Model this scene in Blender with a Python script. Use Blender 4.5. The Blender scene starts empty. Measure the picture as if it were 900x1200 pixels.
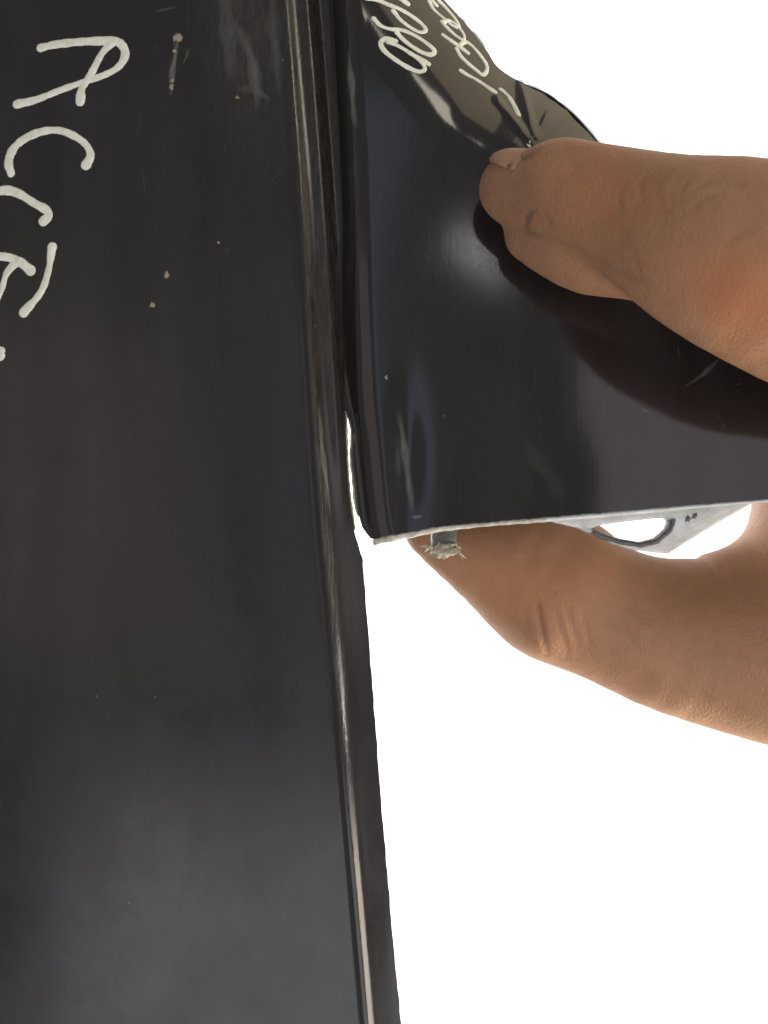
import bpy, bmesh, math, random
import numpy as np
from mathutils import Vector, Matrix, noise as mnoise

random.seed(7)
rng = np.random.default_rng(7)
R = math.radians
scene = bpy.context.scene
col = scene.collection

# ------------------------------------------------------------------ camera
D = 0.24                       # camera to the y = 0 plane, metres
FOV = R(48)
H0 = 2 * D * math.tan(FOV / 2)
S = H0 / 1200.0                # metres per photo pixel at y = 0
cam_d = bpy.data.cameras.new('camera')
cam = bpy.data.objects.new('camera', cam_d)
col.objects.link(cam)
cam.location = (0, -D, 0)
cam.rotation_euler = (R(90), 0, 0)
cam_d.sensor_fit = 'VERTICAL'
cam_d.angle = FOV
cam_d.clip_start = 0.01
cam_d.clip_end = 50
cam_d.dof.use_dof = True
cam_d.dof.focus_distance = 0.228
cam_d.dof.aperture_fstop = 15.0
scene.camera = cam

# ------------------------------------------------------------------ world and lamps
world = bpy.data.worlds.new('World')
scene.world = world
world.use_nodes = True
bg = world.node_tree.nodes['Background']
bg.inputs['Color'].default_value = (0.95, 0.97, 1.0, 1)
bg.inputs['Strength'].default_value = 0.30


def area(name, loc, target, size, power, color=(1, 1, 1), size_y=None):
    l = bpy.data.lights.new(name, 'AREA')
    l.energy = power
    l.color = color
    l.size = size
    if size_y:
        l.shape = 'RECTANGLE'
        l.size_y = size_y
    o = bpy.data.objects.new(name, l)
    col.objects.link(o)
    o.location = loc
    d = Vector(target) - Vector(loc)
    o.rotation_euler = d.to_track_quat('-Z', 'Y').to_euler()
    return o


area('added_backdrop_lamp', (-1.3, 0.50, 0.4), (-1.1, 1.35, 0), 0.8, 110)  # added lamp, washes the backdrop to pure white
area('added_backdrop_lamp', (1.5, 0.35, -0.4), (0, 1.3, 0), 0.8, 70)  # its added partner on the right, spilling some rim light
area('key_lamp', (0.72, -0.20, -0.45), (0.04, 0, 0), 0.35, 3.6, (1.0, 0.88, 0.72))
area('added_rim_lamp', (0.42, 0.30, -0.48), (0.06, 0, -0.02), 0.25, 6.0, (1.0, 0.80, 0.50))  # added out of view to give the hand a warm rim
area('added_low_front_lamp', (-0.06, -0.75, -0.68), (0, 0, -0.05), 1.30, 4.6, (0.95, 0.96, 1.0), 0.60)  # added to brighten the reflection on the lower panel
area('added_left_lamp', (-0.60, -0.75, 0.05), (-0.05, 0, 0), 0.5, 0.45, (1.0, 0.80, 0.74))  # added; tints the reflection on the left panel brown
area('added_cool_lamp', (-0.10, -0.80, 0.0), (-0.03, 0, 0), 0.12, 0.22, (0.50, 0.70, 1.0), 0.9)  # added tall strip that reflects as the blue band on the panel
area('added_glint_lamp', (0.046, -0.80, 0.280), (0.02, 0, 0.05), 0.034, 0.018, (1.0, 0.99, 0.93), 0.026)  # no window here: added for the bright patch on the flap
area('added_right_lamp', (0.36, -0.80, 0.09), (0.06, 0, 0.02), 0.34, 0.38, (1.0, 0.89, 0.95))  # added; reflects as the paler pinkish area of the flap
area('added_warm_top_lamp', (0.50, 0.02, 0.52), (0.03, 0, 0.08), 0.65, 1.7, (1.0, 0.80, 0.48))  # added to give the shoulder its olive brown reflection
area('added_streak_lamp', (0.36, -0.50, 0.56), (0.03, 0, 0.08), 0.20, 0.95, (1.0, 0.93, 0.74))  # no window here: added for the pale streak along the fold

scene.view_settings.view_transform = 'Standard'
scene.view_settings.look = 'None'
scene.view_settings.exposure = 0
scene.view_settings.gamma = 1
scene.view_settings.use_curve_mapping = False


# ------------------------------------------------------------------ helpers
def P(u, v, y):
    """photo pixel + distance -> point in the place"""
    k = (y + D) / D
    return np.array([(u - 450) * S * k, y, (600 - v) * S * k])


def Pn(u, v, y):
    k = (y + D) / D
    return np.stack([(u - 450) * S * k, y + 0 * u, (600 - v) * S * k], -1)


def interp(x, pts):
    xs = [p[0] for p in pts]
    ys = [p[1] for p in pts]
    return np.interp(x, xs, ys)


def smooth_interp(x, pts):
    """piecewise cubic (Catmull-Rom / Hermite) through points"""
    xs = np.array([p[0] for p in pts], float)
    ys = np.array([p[1] for p in pts], float)
    m = np.gradient(ys, xs)
    x = np.clip(np.asarray(x, float), xs[0], xs[-1])
    i = np.clip(np.searchsorted(xs, x) - 1, 0, len(xs) - 2)
    h = xs[i + 1] - xs[i]
    t = (x - xs[i]) / h
    return ((2*t**3 - 3*t**2 + 1) * ys[i] + (t**3 - 2*t**2 + t) * h * m[i]
            + (-2*t**3 + 3*t**2) * ys[i+1] + (t**3 - t**2) * h * m[i+1])


def sstep(a, b, x):
    t = np.clip((x - a) / (b - a), 0, 1)
    return t * t * (3 - 2 * t)


def link_mesh(name, verts, faces, mat, parent=None, smooth=True):
    me = bpy.data.meshes.new(name)
    me.from_pydata([tuple(map(float, p)) for p in verts], [], [tuple(map(int, f)) for f in faces])
    me.update()
    if smooth:
        me.polygons.foreach_set('use_smooth', [True] * len(me.polygons))
    if mat is not None:
        me.materials.append(mat)
    o = bpy.data.objects.new(name, me)
    col.objects.link(o)
    if parent is not None:
        o.parent = parent
    return o


def grid_faces(nr, nc):
    i, j = np.meshgrid(np.arange(nr - 1), np.arange(nc - 1), indexing='ij')
    a = (i * nc + j).ravel()
    return np.stack([a, a + 1, a + nc + 1, a + nc], -1)


def attr(o, name, vals):
    a = o.data.attributes.new(name, 'FLOAT', 'POINT')
    a.data.foreach_set('value', np.asarray(vals, np.float32).ravel())


def wnoise(u, v, fu, fv, seed=0, n=14):
    """cheap smooth random field: sum of sines"""
    r = np.random.default_rng(seed)
    out = 0 * u
    for _ in range(n):
        a = r.uniform(-1, 1, 2)
        out = out + np.sin(u * fu * a[0] * 2 + v * fv * a[1] * 2 + r.uniform(0, 6.28))
    return out / math.sqrt(n)


# ------------------------------------------------------------------ materials
class NT:
    def __init__(self, name):
        self.m = bpy.data.materials.new(name)
        self.m.use_nodes = True
        self.t = self.m.node_tree
        self.b = self.t.nodes['Principled BSDF']
        self.out = self.t.nodes['Material Output']

    def n(self, typ, **kw):
        nd = self.t.nodes.new(typ)
        for k, val in kw.items():
            if hasattr(nd, k):
                setattr(nd, k, val)
            else:
                nd.inputs[k.replace('_', ' ')].default_value = val
        return nd

    def l(self, a, b):
        self.t.links.new(a, b)

    def coords(self, scale=(1, 1, 1)):
        tc = self.n('ShaderNodeTexCoord')
        mp = self.n('ShaderNodeMapping')
        mp.inputs['Scale'].default_value = scale
        self.l(tc.outputs['Object'], mp.inputs['Vector'])
        return mp.outputs['Vector']

    def noise(self, scale, detail=4, rough=0.55, vec=None):
        nd = self.n('ShaderNodeTexNoise')
        nd.inputs['Scale'].default_value = scale
        nd.inputs['Detail'].default_value = detail
        nd.inputs['Roughness'].default_value = rough
        self.l(vec if vec is not None else self.coords(), nd.inputs['Vector'])
        return nd.outputs['Fac']

    def ramp(self, fac, stops):
        nd = self.n('ShaderNodeValToRGB')
        e = nd.color_ramp.elements
        while len(e) < len(stops):
            e.new(0.5)
        for el, (p, c) in zip(e, stops):
            el.position = p
            el.color = (*c, 1) if not isinstance(c, (int, float)) else (c, c, c, 1)
        self.l(fac, nd.inputs['Fac'])
        return nd.outputs['Color']

    def math(self, op, a, b=None, clamp=False):
        nd = self.n('ShaderNodeMath', operation=op)
        nd.use_clamp = clamp
        for i, x in enumerate((a, b)):
            if x is None:
                continue
            if isinstance(x, (int, float)):
                nd.inputs[i].default_value = x
            else:
                self.l(x, nd.inputs[i])
        return nd.outputs[0]

    def mix(self, fac, a, b):
        nd = self.n('ShaderNodeMix', data_type='RGBA')
        for sock, x in ((nd.inputs[0], fac), (nd.inputs[6], a), (nd.inputs[7], b)):
            if isinstance(x, (int, float)):
                sock.default_value = x
            elif isinstance(x, tuple):
                sock.default_value = (*x, 1)
            else:
                self.l(x, sock)
        return nd.outputs[2]

    def attr(self, name):
        nd = self.n('ShaderNodeAttribute', attribute_name=name)
        return nd.outputs['Fac']

    def bump(self, h, strength, dist=0.001):
        nd = self.n('ShaderNodeBump')
        nd.inputs['Strength'].default_value = strength
        nd.inputs['Distance'].default_value = dist
        self.l(h, nd.inputs['Height'])
        self.l(nd.outputs['Normal'], self.b.inputs['Normal'])
        return nd


def paint_material():
    t = NT('black_bumper_paint')
    big = t.noise(22, 3)
    base = t.mix(big, (0.0120, 0.0090, 0.0094), (0.0165, 0.0125, 0.0128))
    # grey brown worn crease, plus brown reflections painted near the top, streaked lengthwise
    streak = t.noise(1.0, 5, 0.65, t.coords((1400, 1400, 90)))
    fine = t.noise(1.0, 5, 0.7, t.coords((3200, 3200, 800)))
    w = t.math('MULTIPLY', t.attr('wear_reflection'), t.ramp(streak, [(0.40, 0.0), (0.68, 1.0)]))
    w = t.math('ADD', w, t.math('MULTIPLY', t.attr('wear_reflection'), t.ramp(fine, [(0.56, 0.0), (0.74, 0.8)])), True)
    w = t.math('ADD', w, t.math('MULTIPLY', t.attr('wear_reflection'), 0.22), True)
    c = t.mix(w, base, (0.095, 0.085, 0.066))
    # dust specks
    vo = t.n('ShaderNodeTexVoronoi')
    vo.inputs['Scale'].default_value = 150
    t.l(t.coords(), vo.inputs['Vector'])
    dot = t.ramp(vo.outputs['Distance'], [(0.0, 1.0), (0.045, 0.0)])
    sep = t.n('ShaderNodeSeparateColor')
    t.l(vo.outputs['Color'], sep.inputs['Color'])
    keep = t.ramp(sep.outputs['Red'], [(0.72, 0.0), (0.76, 1.0)])
    spk = t.math('MULTIPLY', dot, keep)
    c = t.mix(t.math('MULTIPLY', spk, 0.55), c, (0.3, 0.28, 0.24))
    # soft film of dust
    film = t.ramp(t.noise(1.0, 6, 0.6, t.coords((60, 60, 14))), [(0.45, 0.0), (0.8, 1.0)])
    c = t.mix(t.math('MULTIPLY', film, 0.07), c, (0.16, 0.15, 0.14))
    t.l(c, t.b.inputs['Base Color'])
    rr = t.math('MULTIPLY', t.math('ADD', t.math('MULTIPLY', t.ramp(t.noise(55, 8, 0.7), [(0.35, 0.0), (0.75, 1.0)]), 0.6), 0.85), t.attr('rough'))
    rr = t.math('ADD', rr, t.math('MULTIPLY', w, 0.25), True)
    t.l(rr, t.b.inputs['Roughness'])
    t.b.inputs['IOR'].default_value = 1.5
    grain = t.noise(1.0, 3, 0.6, t.coords((1500, 1500, 1500)))
    h = t.math('ADD', t.math('MULTIPLY', grain, 0.03), t.math('MULTIPLY', w, 1.0))
    t.bump(h, 0.12, 0.0006)
    return t.m


def raw_material(name, dark, light, rough=0.6, scale=420):
    t = NT(name)
    f = t.noise(1.0, 6, 0.7, t.coords((scale, scale, scale)))
    t.l(t.ramp(f, [(0.30, dark), (0.62, light)]), t.b.inputs['Base Color'])
    t.b.inputs['Roughness'].default_value = rough
    t.bump(t.noise(1.0, 5, 0.7, t.coords((1300,) * 3)), 0.6, 0.0006)
    return t.m


M_paint = paint_material()
M_raw = raw_material('raw_grey_plastic_edge', (0.26, 0.24, 0.20), (0.68, 0.65, 0.56), 0.45)
M_slit = raw_material('raw_cream_plastic_edge', (0.26, 0.23, 0.14), (0.66, 0.62, 0.45))
M_bracket = raw_material('grey_bracket_plastic', (0.55, 0.55, 0.51), (0.78, 0.79, 0.76), 0.28, 160)
M_bracket.node_tree.nodes['Principled BSDF'].inputs['Subsurface Weight'].default_value = 0.4
M_bracket.node_tree.nodes['Principled BSDF'].inputs['Subsurface Scale'].default_value = 0.004
M_gloss = raw_material('pale_grey_edge', (0.58, 0.59, 0.58), (0.80, 0.81, 0.80), 0.25, 200)
M_peg = raw_material('dark_grey_plastic', (0.05, 0.05, 0.05), (0.18, 0.17, 0.16), 0.5)
M_fray = raw_material('frayed_plastic', (0.20, 0.17, 0.11), (0.55, 0.50, 0.38), 0.65)


def marker_material():
    t = NT('cream_marker_paint')
    f = t.noise(1.0, 4, 0.6, t.coords((500, 500, 500)))
    t.l(t.ramp(f, [(0.3, (0.66, 0.655, 0.52)), (0.65, (0.84, 0.835, 0.73))]), t.b.inputs['Base Color'])
    t.b.inputs['Roughness'].default_value = 0.42
    t.bump(f, 0.3, 0.0004)
    return t.m


M_marker = marker_material()


def scuff_glint_material():
    t = NT('grey_scuff_glint')  # real scuffs, and highlights painted as pale streaks
    f = t.noise(1.0, 5, 0.7, t.coords((900, 900, 170)))
    t.b.inputs['Base Color'].default_value = (0.30, 0.29, 0.26, 1)
    t.b.inputs['Roughness'].default_value = 0.5
    a = t.math('MULTIPLY', t.attr('strength'), t.ramp(f, [(0.25, 0.1), (0.85, 1.0)]), True)
    t.l(a, t.b.inputs['Alpha'])
    return t.m


M_scuff_glint = scuff_glint_material()


def skin_material():
    t = NT('brown_skin')
    big = t.noise(70, 3)
    mid = t.noise(1.0, 5, 0.65, t.coords((320, 320, 320)))
    c = t.mix(big, (0.330, 0.172, 0.094), (0.405, 0.215, 0.120))
    c = t.mix(t.ramp(mid, [(0.35, 0.0), (0.75, 0.35)]), c, (0.215, 0.098, 0.046))
    c = t.mix(t.attr('red'), c, (0.46, 0.180, 0.072))
    c = t.mix(t.attr('grime'), c, (0.055, 0.042, 0.034))
    t.l(c, t.b.inputs['Base Color'])
    t.b.inputs['Roughness'].default_value = 0.6
    t.b.inputs['Specular IOR Level'].default_value = 0.3
    t.b.inputs['Subsurface Weight'].default_value = 0.55
    t.b.inputs['Subsurface Radius'].default_value = (1.0, 0.35, 0.15)
    t.b.inputs['Subsurface Scale'].default_value = 0.0028
    # pores and fine lines running round the digits
    pores = t.noise(1.0, 3, 0.6, t.coords((1700, 1700, 1700)))
    lines = t.noise(1.0, 4, 0.65, t.coords((1500, 600, 420)))
    h = t.math('ADD', t.math('MULTIPLY', pores, 0.5), t.math('MULTIPLY', lines, 0.45))
    vo = t.n('ShaderNodeTexVoronoi', feature='DISTANCE_TO_EDGE')
    vo.inputs['Scale'].default_value = 1.0
    t.l(t.coords((1150, 900, 620)), vo.inputs['Vector'])
    cells = t.ramp(vo.outputs['Distance'], [(0.0, 0.0), (0.22, 1.0)])
    h = t.math('ADD', h, t.math('MULTIPLY', cells, 0.12))
    t.bump(h, 0.7, 0.0005)
    return t.m


M_skin = skin_material()


def nail_material():
    t = NT('finger_nail')
    f = t.noise(120, 3)
    t.l(t.ramp(f, [(0.3, (0.29, 0.155, 0.086)), (0.7, (0.35, 0.195, 0.112))]), t.b.inputs['Base Color'])
    t.b.inputs['Roughness'].default_value = 0.5
    t.b.inputs['Subsurface Weight'].default_value = 0.2
    t.b.inputs['Subsurface Scale'].default_value = 0.001
    return t.m


M_nail = nail_material()


def backdrop_material():
    t = NT('white_backdrop_paper')
    f = t.noise(6, 3)
    t.l(t.ramp(f, [(0.3, 0.86), (0.7, 0.9)]), t.b.inputs['Base Color'])
    t.b.inputs['Roughness'].default_value = 0.9
    return t.m


# ------------------------------------------------------------------ backdrop
def make_backdrop():
    n, m = 25, 25
    vs = []
    for i in range(n):
        for j in range(m):
            x = -2.4 + 4.8 * j / (m - 1)
            z = -2.4 + 4.8 * i / (n - 1)
            vs.append((x, 1.35 - 0.05 * x * x, z))
    o = link_mesh('backdrop', vs, [tuple(reversed(f)) for f in grid_faces(n, m)], backdrop_material())
    o['kind'] = 'structure'
    o['label'] = 'plain bright white background behind the bumper'
    o['category'] = 'backdrop'


make_backdrop()

# ------------------------------------------------------------------ bumper surfaces
UC = [(-400, 300), (0, 336), (200, 352), (450, 368), (600, 379), (750, 393), (900, 405), (1050, 418), (1200, 431), (1600, 465)]
UE = [(-400, 362), (0, 388), (250, 399), (484, 404.5), (540, 406), (587, 410), (620, 415), (647, 422), (720, 430), (850, 440), (940, 447), (1070, 458), (1200, 470), (1600, 506)]
UF = [(-400, 372), (0, 399), (100, 404), (250, 410), (400, 415), (484, 420), (520, 424), (580, 430), (612, 434), (632, 438), (700, 446)]
# crack: right hand lip of the slit (flap's torn side)
UV = [(-400, 362), (0, 388), (250, 399), (480, 404.5), (490, 409.5), (540, 413), (567, 416), (600, 420), (617, 425), (633, 436), (700, 445)]


def uc(v): return smooth_interp(v, UC)
def ue(v): return smooth_interp(v, UE)
def uf(v): return smooth_interp(v, UF)
def uvl(v): return smooth_interp(v, UV)


def y_main(u, v):
    """depth of the big panel, the crease and the lip behind it"""
    u = np.asarray(u, float)
    v = np.asarray(v, float)
    xi = u - uc(v)
    # gently domed face
    y = 0.0105 * (np.minimum(xi, 0) / 420) ** 2
    y = y + 0.0003 * sstep(-95, -150, xi)
    y = y + 0.012 * ((v - 700) / 700) ** 2 * 0.9
    # crease: shallow bead, then the lip turning back
    y = y - 0.0009 * np.exp(-((xi + 2) / 6.5) ** 2)
    lip = np.maximum(xi, 0)
    y = y + 0.0024 * (np.sqrt(lip ** 2 + 36) - 6) / 40
    # longitudinal beads of the lip in the upper part
    up = sstep(640, 380, v)
    y = y + up * 0.0005 * sstep(18, 42, xi)
    y = y + up * (-0.0009 * np.exp(-((xi - 24) / 7) ** 2) + 0.0007 * np.exp(-((xi - 38) / 6) ** 2))
    y = y + 0.00012 * wnoise(u, v, 0.012, 0.006, 3) + 0.00009 * wnoise(xi, v, 0.08, 0.01, 5) * np.exp(-((xi - 10) / 40) ** 2)
    return y - 0.004


SIL = [(-400, 250), (-200, 385), (0, 521), (30, 548), (60, 571), (82, 587), (96, 609), (108, 637), (128, 665), (155, 691),
       (172, 705), (215, 765), (255, 850), (285, 935)]


def silh(v):
    return np.where(np.asarray(v) > 285, 935.0, smooth_interp(v, SIL))


def sil_dist(u, v):
    """distance in pixels from the rounded upper right shoulder"""
    pts = [(a[1], a[0]) for a in SIL]
    best = np.full(np.shape(u), 1e9)
    for (x0, y0), (x1, y1) in zip(pts[:-1], pts[1:]):
        dx, dy = x1 - x0, y1 - y0
        t = np.clip(((u - x0) * dx + (v - y0) * dy) / (dx * dx + dy * dy), 0, 1)
        d = np.hypot(u - x0 - t * dx, v - y0 - t * dy)
        best = np.minimum(best, d)
    return best


def y_flap(u, v):
    u = np.asarray(u, float)
    v = np.asarray(v, float)
    q = np.clip(u - uf(v), 0, None)
    c = np.clip(1 - q / 26, 0, 1)
    edge = 0.0016 * c * c
    # beyond the rolled edge towards the groove
    neg = np.clip(uf(v) - u, 0, None)
    edge = edge + neg * 0.00022
    w = sil_dist(u, v)
    RR = 118.0
    b = np.clip(1 - w / RR, 0, 1)
    fold = 0.0130 * b ** 2.1
    y = -0.0045 + edge + fold
    y = y + 0.000010 * (v - 600) * -1 * 0.55           # leans back towards the top
    y = y + 0.0016 * np.sin(np.clip((u - 430) / 500, 0, 1) * math.pi) * -0.6
    # dent under the finger tip, shallow dents along the rolled edge
    y = y + 0.0005 * np.exp(-(((u - 478) / 16) ** 2 + ((v - 540) / 70) ** 2))
    y = y + 0.0002 * np.exp(-(((u - 640) / 45) ** 2 + ((v - 560) / 50) ** 2))
    # small folds by the shoulder
    for (x0, y0, x1, y1, a) in ((584, 118, 622, 165, -0.0005), (611, 98, 626, 158, -0.0005), (650, 120, 630, 160, -0.0005)):
        dx, dy = x1 - x0, y1 - y0
        t = np.clip(((u - x0) * dx + (v - y0) * dy) / (dx * dx + dy * dy), 0, 1)
        d = np.hypot(u - x0 - t * dx, v - y0 - t * dy)
        y = y + a * np.exp(-(d / 5.0) ** 2)
    y = y + 0.00010 * wnoise(u, v, 0.012, 0.010, 11)
    return y


VB = [(380, 640), (437, 631), (470, 625), (520, 616), (600, 609), (700, 601), (800, 592), (900, 584), (960, 579)]


def vb(u):
    return interp(u, VB)


bumper = bpy.data.objects.new('cracked_bumper', None)
col.objects.link(bumper)
bumper.location = (0, 0, 0)
bumper['label'] = 'glossy black cracked car bumper corner with handwritten cream marker letters'
bumper['category'] = 'bumper'


def solid_sheet(name, pts, nr, nc, thick, mat, rim_mat, parent):
    """closed sheet: front grid, back grid pushed along the normal, rim with the raw material"""
    pts = pts.reshape(nr, nc, 3)
    du = np.gradient(pts, axis=1)
    dv = np.gradient(pts, axis=0)
    nrm = np.cross(du, dv)
    nrm /= np.linalg.norm(nrm, axis=-1, keepdims=True) + 1e-12
    nrm = np.where(nrm[..., 1:2] < 0, -nrm, nrm)           # away from the camera
    off = nrm + np.array([0, 1.2, 0])
    off /= np.linalg.norm(off, axis=-1, keepdims=True)
    back = pts + off * thick
    n = nr * nc
    f1 = grid_faces(nr, nc)
    f2 = f1[:, ::-1] + n
    ring = ([(0, j) for j in range(nc)] + [(i, nc - 1) for i in range(1, nr)]
            + [(nr - 1, j) for j in range(nc - 2, -1, -1)] + [(i, 0) for i in range(nr - 2, 0, -1)])
    ids = np.array([i * nc + j for i, j in ring])
    nx = np.roll(ids, -1)
    base = 2 * n
    rv = np.concatenate([pts.reshape(-1, 3)[ids], back.reshape(-1, 3)[ids]])
    L = len(ids)
    a = np.arange(L)
    b = np.roll(a, -1)
    rim = np.stack([base + a, base + L + a, base + L + b, base + b], -1)
    verts = np.concatenate([pts.reshape(-1, 3), back.reshape(-1, 3), rv])
    faces = np.concatenate([f1, f2, rim])
    o = link_mesh(name, verts, faces, mat, parent)
    o.data.materials.append(rim_mat)
    mi = np.zeros(len(faces), np.int32)
    mi[len(f1) + len(f2):] = 1
    o.data.polygons.foreach_set('material_index', mi)
    # consistent front facing the camera
    me = o.data
    if me.polygons[len(f1) // 2].normal.y > 0:
        me.flip_normals()
    return o, n, L


def make_main():
    vs = np.concatenate([np.linspace(-330, 470, 170, endpoint=False), np.linspace(470, 660, 80, endpoint=False), np.linspace(660, 1530, 190)])
    s1 = np.linspace(0, 1, 70)                 # far left -> near crease
    s2 = np.linspace(0, 1, 70)
    rows = []
    wear_reflection = []
    rough = []
    for v in vs:
        c, e = float(uc(v)), float(ue(v))
        # torn edge is ragged below the flap
        rag = 0.0
        if v > 484:
            rag = 0.4 * math.sin(v * 0.071) * math.sin(v * 0.033 + 1) + 0.35 * math.sin(v * 0.23 + 2) * math.sin(v * 0.017)
            rag += 2.2 * math.exp(-((v - 655) / 6) ** 2)
        u = np.concatenate([-300 + (c - 45 + 300) * s1[:-1], c - 45 + (e + rag - c + 45) * s2])
        vv = np.full_like(u, v)
        y = y_main(u, vv)
        rows.append(Pn(u, vv, y))
        xi = u - c
        wr = np.exp(-((xi - 2) / 6.0) ** 2) * (0.08 + 0.85 * float(interp(v, [(0, .2), (450, .4), (560, .9), (640, 1), (800, .8), (880, .1), (1200, .05)])))
        up = float(sstep(700, 300, v))
        wr += 0.30 * up * np.exp(-((xi - 32) / 20) ** 2)  # groove dust with brown reflections painted in
        wr += 0.30 * float(sstep(260, 0, v)) * np.exp(-((xi + 50) / 45) ** 2)  # brown reflection painted on the panel top beside the crease
        wr += 0.05 * np.exp(-((xi - 25) / 25) ** 2)
        wear_reflection.append(wr)
        gl = 0.5 + 0.5 * float(wnoise(np.array(0.0), np.array(v), 1, 0.03, 77))
        rough.append(0.27 - (0.20 - 0.10 * max(0.0, min(1.5, gl))) * np.exp(-((xi - 2) / 10) ** 2) - 0.08 * sstep(0, 15, xi))
    nr, nc = len(vs), len(rows[0])
    pts = np.array(rows)
    o, n, L = solid_sheet('main_panel', pts, nr, nc, 0.0024, M_paint, M_slit, bumper)
    w = np.array(wear_reflection).ravel()
    attr(o, 'wear_reflection', np.concatenate([w, 0 * w, np.zeros(2 * L)]))
    rg = np.array(rough).ravel()
    attr(o, 'rough', np.concatenate([rg, 0 * rg + 0.3, np.full(2 * L, 0.3)]))
    o['label'] = 'large black panel with a worn crease along its right side'
    return o


def make_flap():
    nr, nc = 400, 240
    rows = []
    wear_reflection = []
    for a in np.linspace(0, 1, nr):
        # a = 0 at the broken bottom edge, 1 far above the frame
        r = []
        top = -330.0
        # u range for this row: iterate since bottom depends on u
        s = np.linspace(0, 1, nc)
        s = s ** 1.35 * 0.75 + s * 0.25
        vm = 631 + (top - 631) * a
        left = float(uvl(vm))
        right = float(silh(vm)) - 0.3
        s2 = 1 - (1 - s) ** 1.25
        u = left + (right - left) * s2
        v = np.full_like(u, vm)
        # bend the lowest rows along the sloping bottom edge
        k = (1 - a) ** 4
        bott = vb(u) + 0.7 * np.sin(u * 0.19) * np.sin(u * 0.047) + 0.4 * np.sin(u * .53)
        v = v + (bott - 631) * (k if a > 0 else 1)
        y = y_flap(u, v)
        if True:
            # let the first columns meet the groove of the main panel above the crack
            ym = y_main(ue(v), v)
            q = np.clip(1 - (u - uvl(v)) / np.maximum(uf(v) + 8 * sstep(520, 400, v) - uvl(v), 2), 0, 1)
            q = q * q * (3 - 2 * q)
            meet = ym - 0.0001
            y = y * (1 - q) + meet * q
        rows.append(Pn(u, v, y))
        wr = 0.35 * np.exp(-((u - uf(v) - 4) / 7) ** 2) * sstep(420, 100, v)
        wear_reflection.append(wr + 0.02)
    pts = np.array(rows)
    o, n, L = solid_sheet('side_flap', pts, nr, nc, 0.0022, M_paint, M_paint, bumper)
    w = np.array(wear_reflection).ravel()
    attr(o, 'wear_reflection', np.concatenate([w, 0 * w, np.zeros(2 * L)]))
    attr(o, 'rough', np.full(2 * len(w) + 2 * L, 0.085))
    o['label'] = 'black bent flap torn from the panel, gripped by the hand'
    return o


make_main()
make_flap()


# ------------------------------------------------------------------ broken edges
def ribbon_tube(name, centers, radii_a, dir_a, radii_b, dir_b, mat, parent, seg=10, rough=0.0, seed=1):
    """tube with an elliptical, uneven section along a polyline"""
    r = np.random.default_rng(seed)
    vs, fs = [], []
    n = len(centers)
    for i, c in enumerate(centers):
        taper = 1.0
        if i == 0 or i == n - 1:
            taper = 0.05
        for k in range(seg):
            a = 2 * math.pi * k / seg
            j = 1 + r.normal(0, rough)
            vs.append(np.array(c) + taper * j * (math.cos(a) * radii_a[i] * np.array(dir_a[i]) + math.sin(a) * radii_b[i] * np.array(dir_b[i])))
    for i in range(n - 1):
        for k in range(seg):
            fs.append((i * seg + k, i * seg + (k + 1) % seg, (i + 1) * seg + (k + 1) % seg, (i + 1) * seg + k))
    o = link_mesh(name, vs, fs, mat, parent)
    bm = bmesh.new(); bm.from_mesh(o.data)
    bmesh.ops.holes_fill(bm, edges=bm.edges, sides=seg + 1)
    bmesh.ops.recalc_face_normals(bm, faces=bm.faces)
    bm.to_mesh(o.data); bm.free()
    return o


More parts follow.
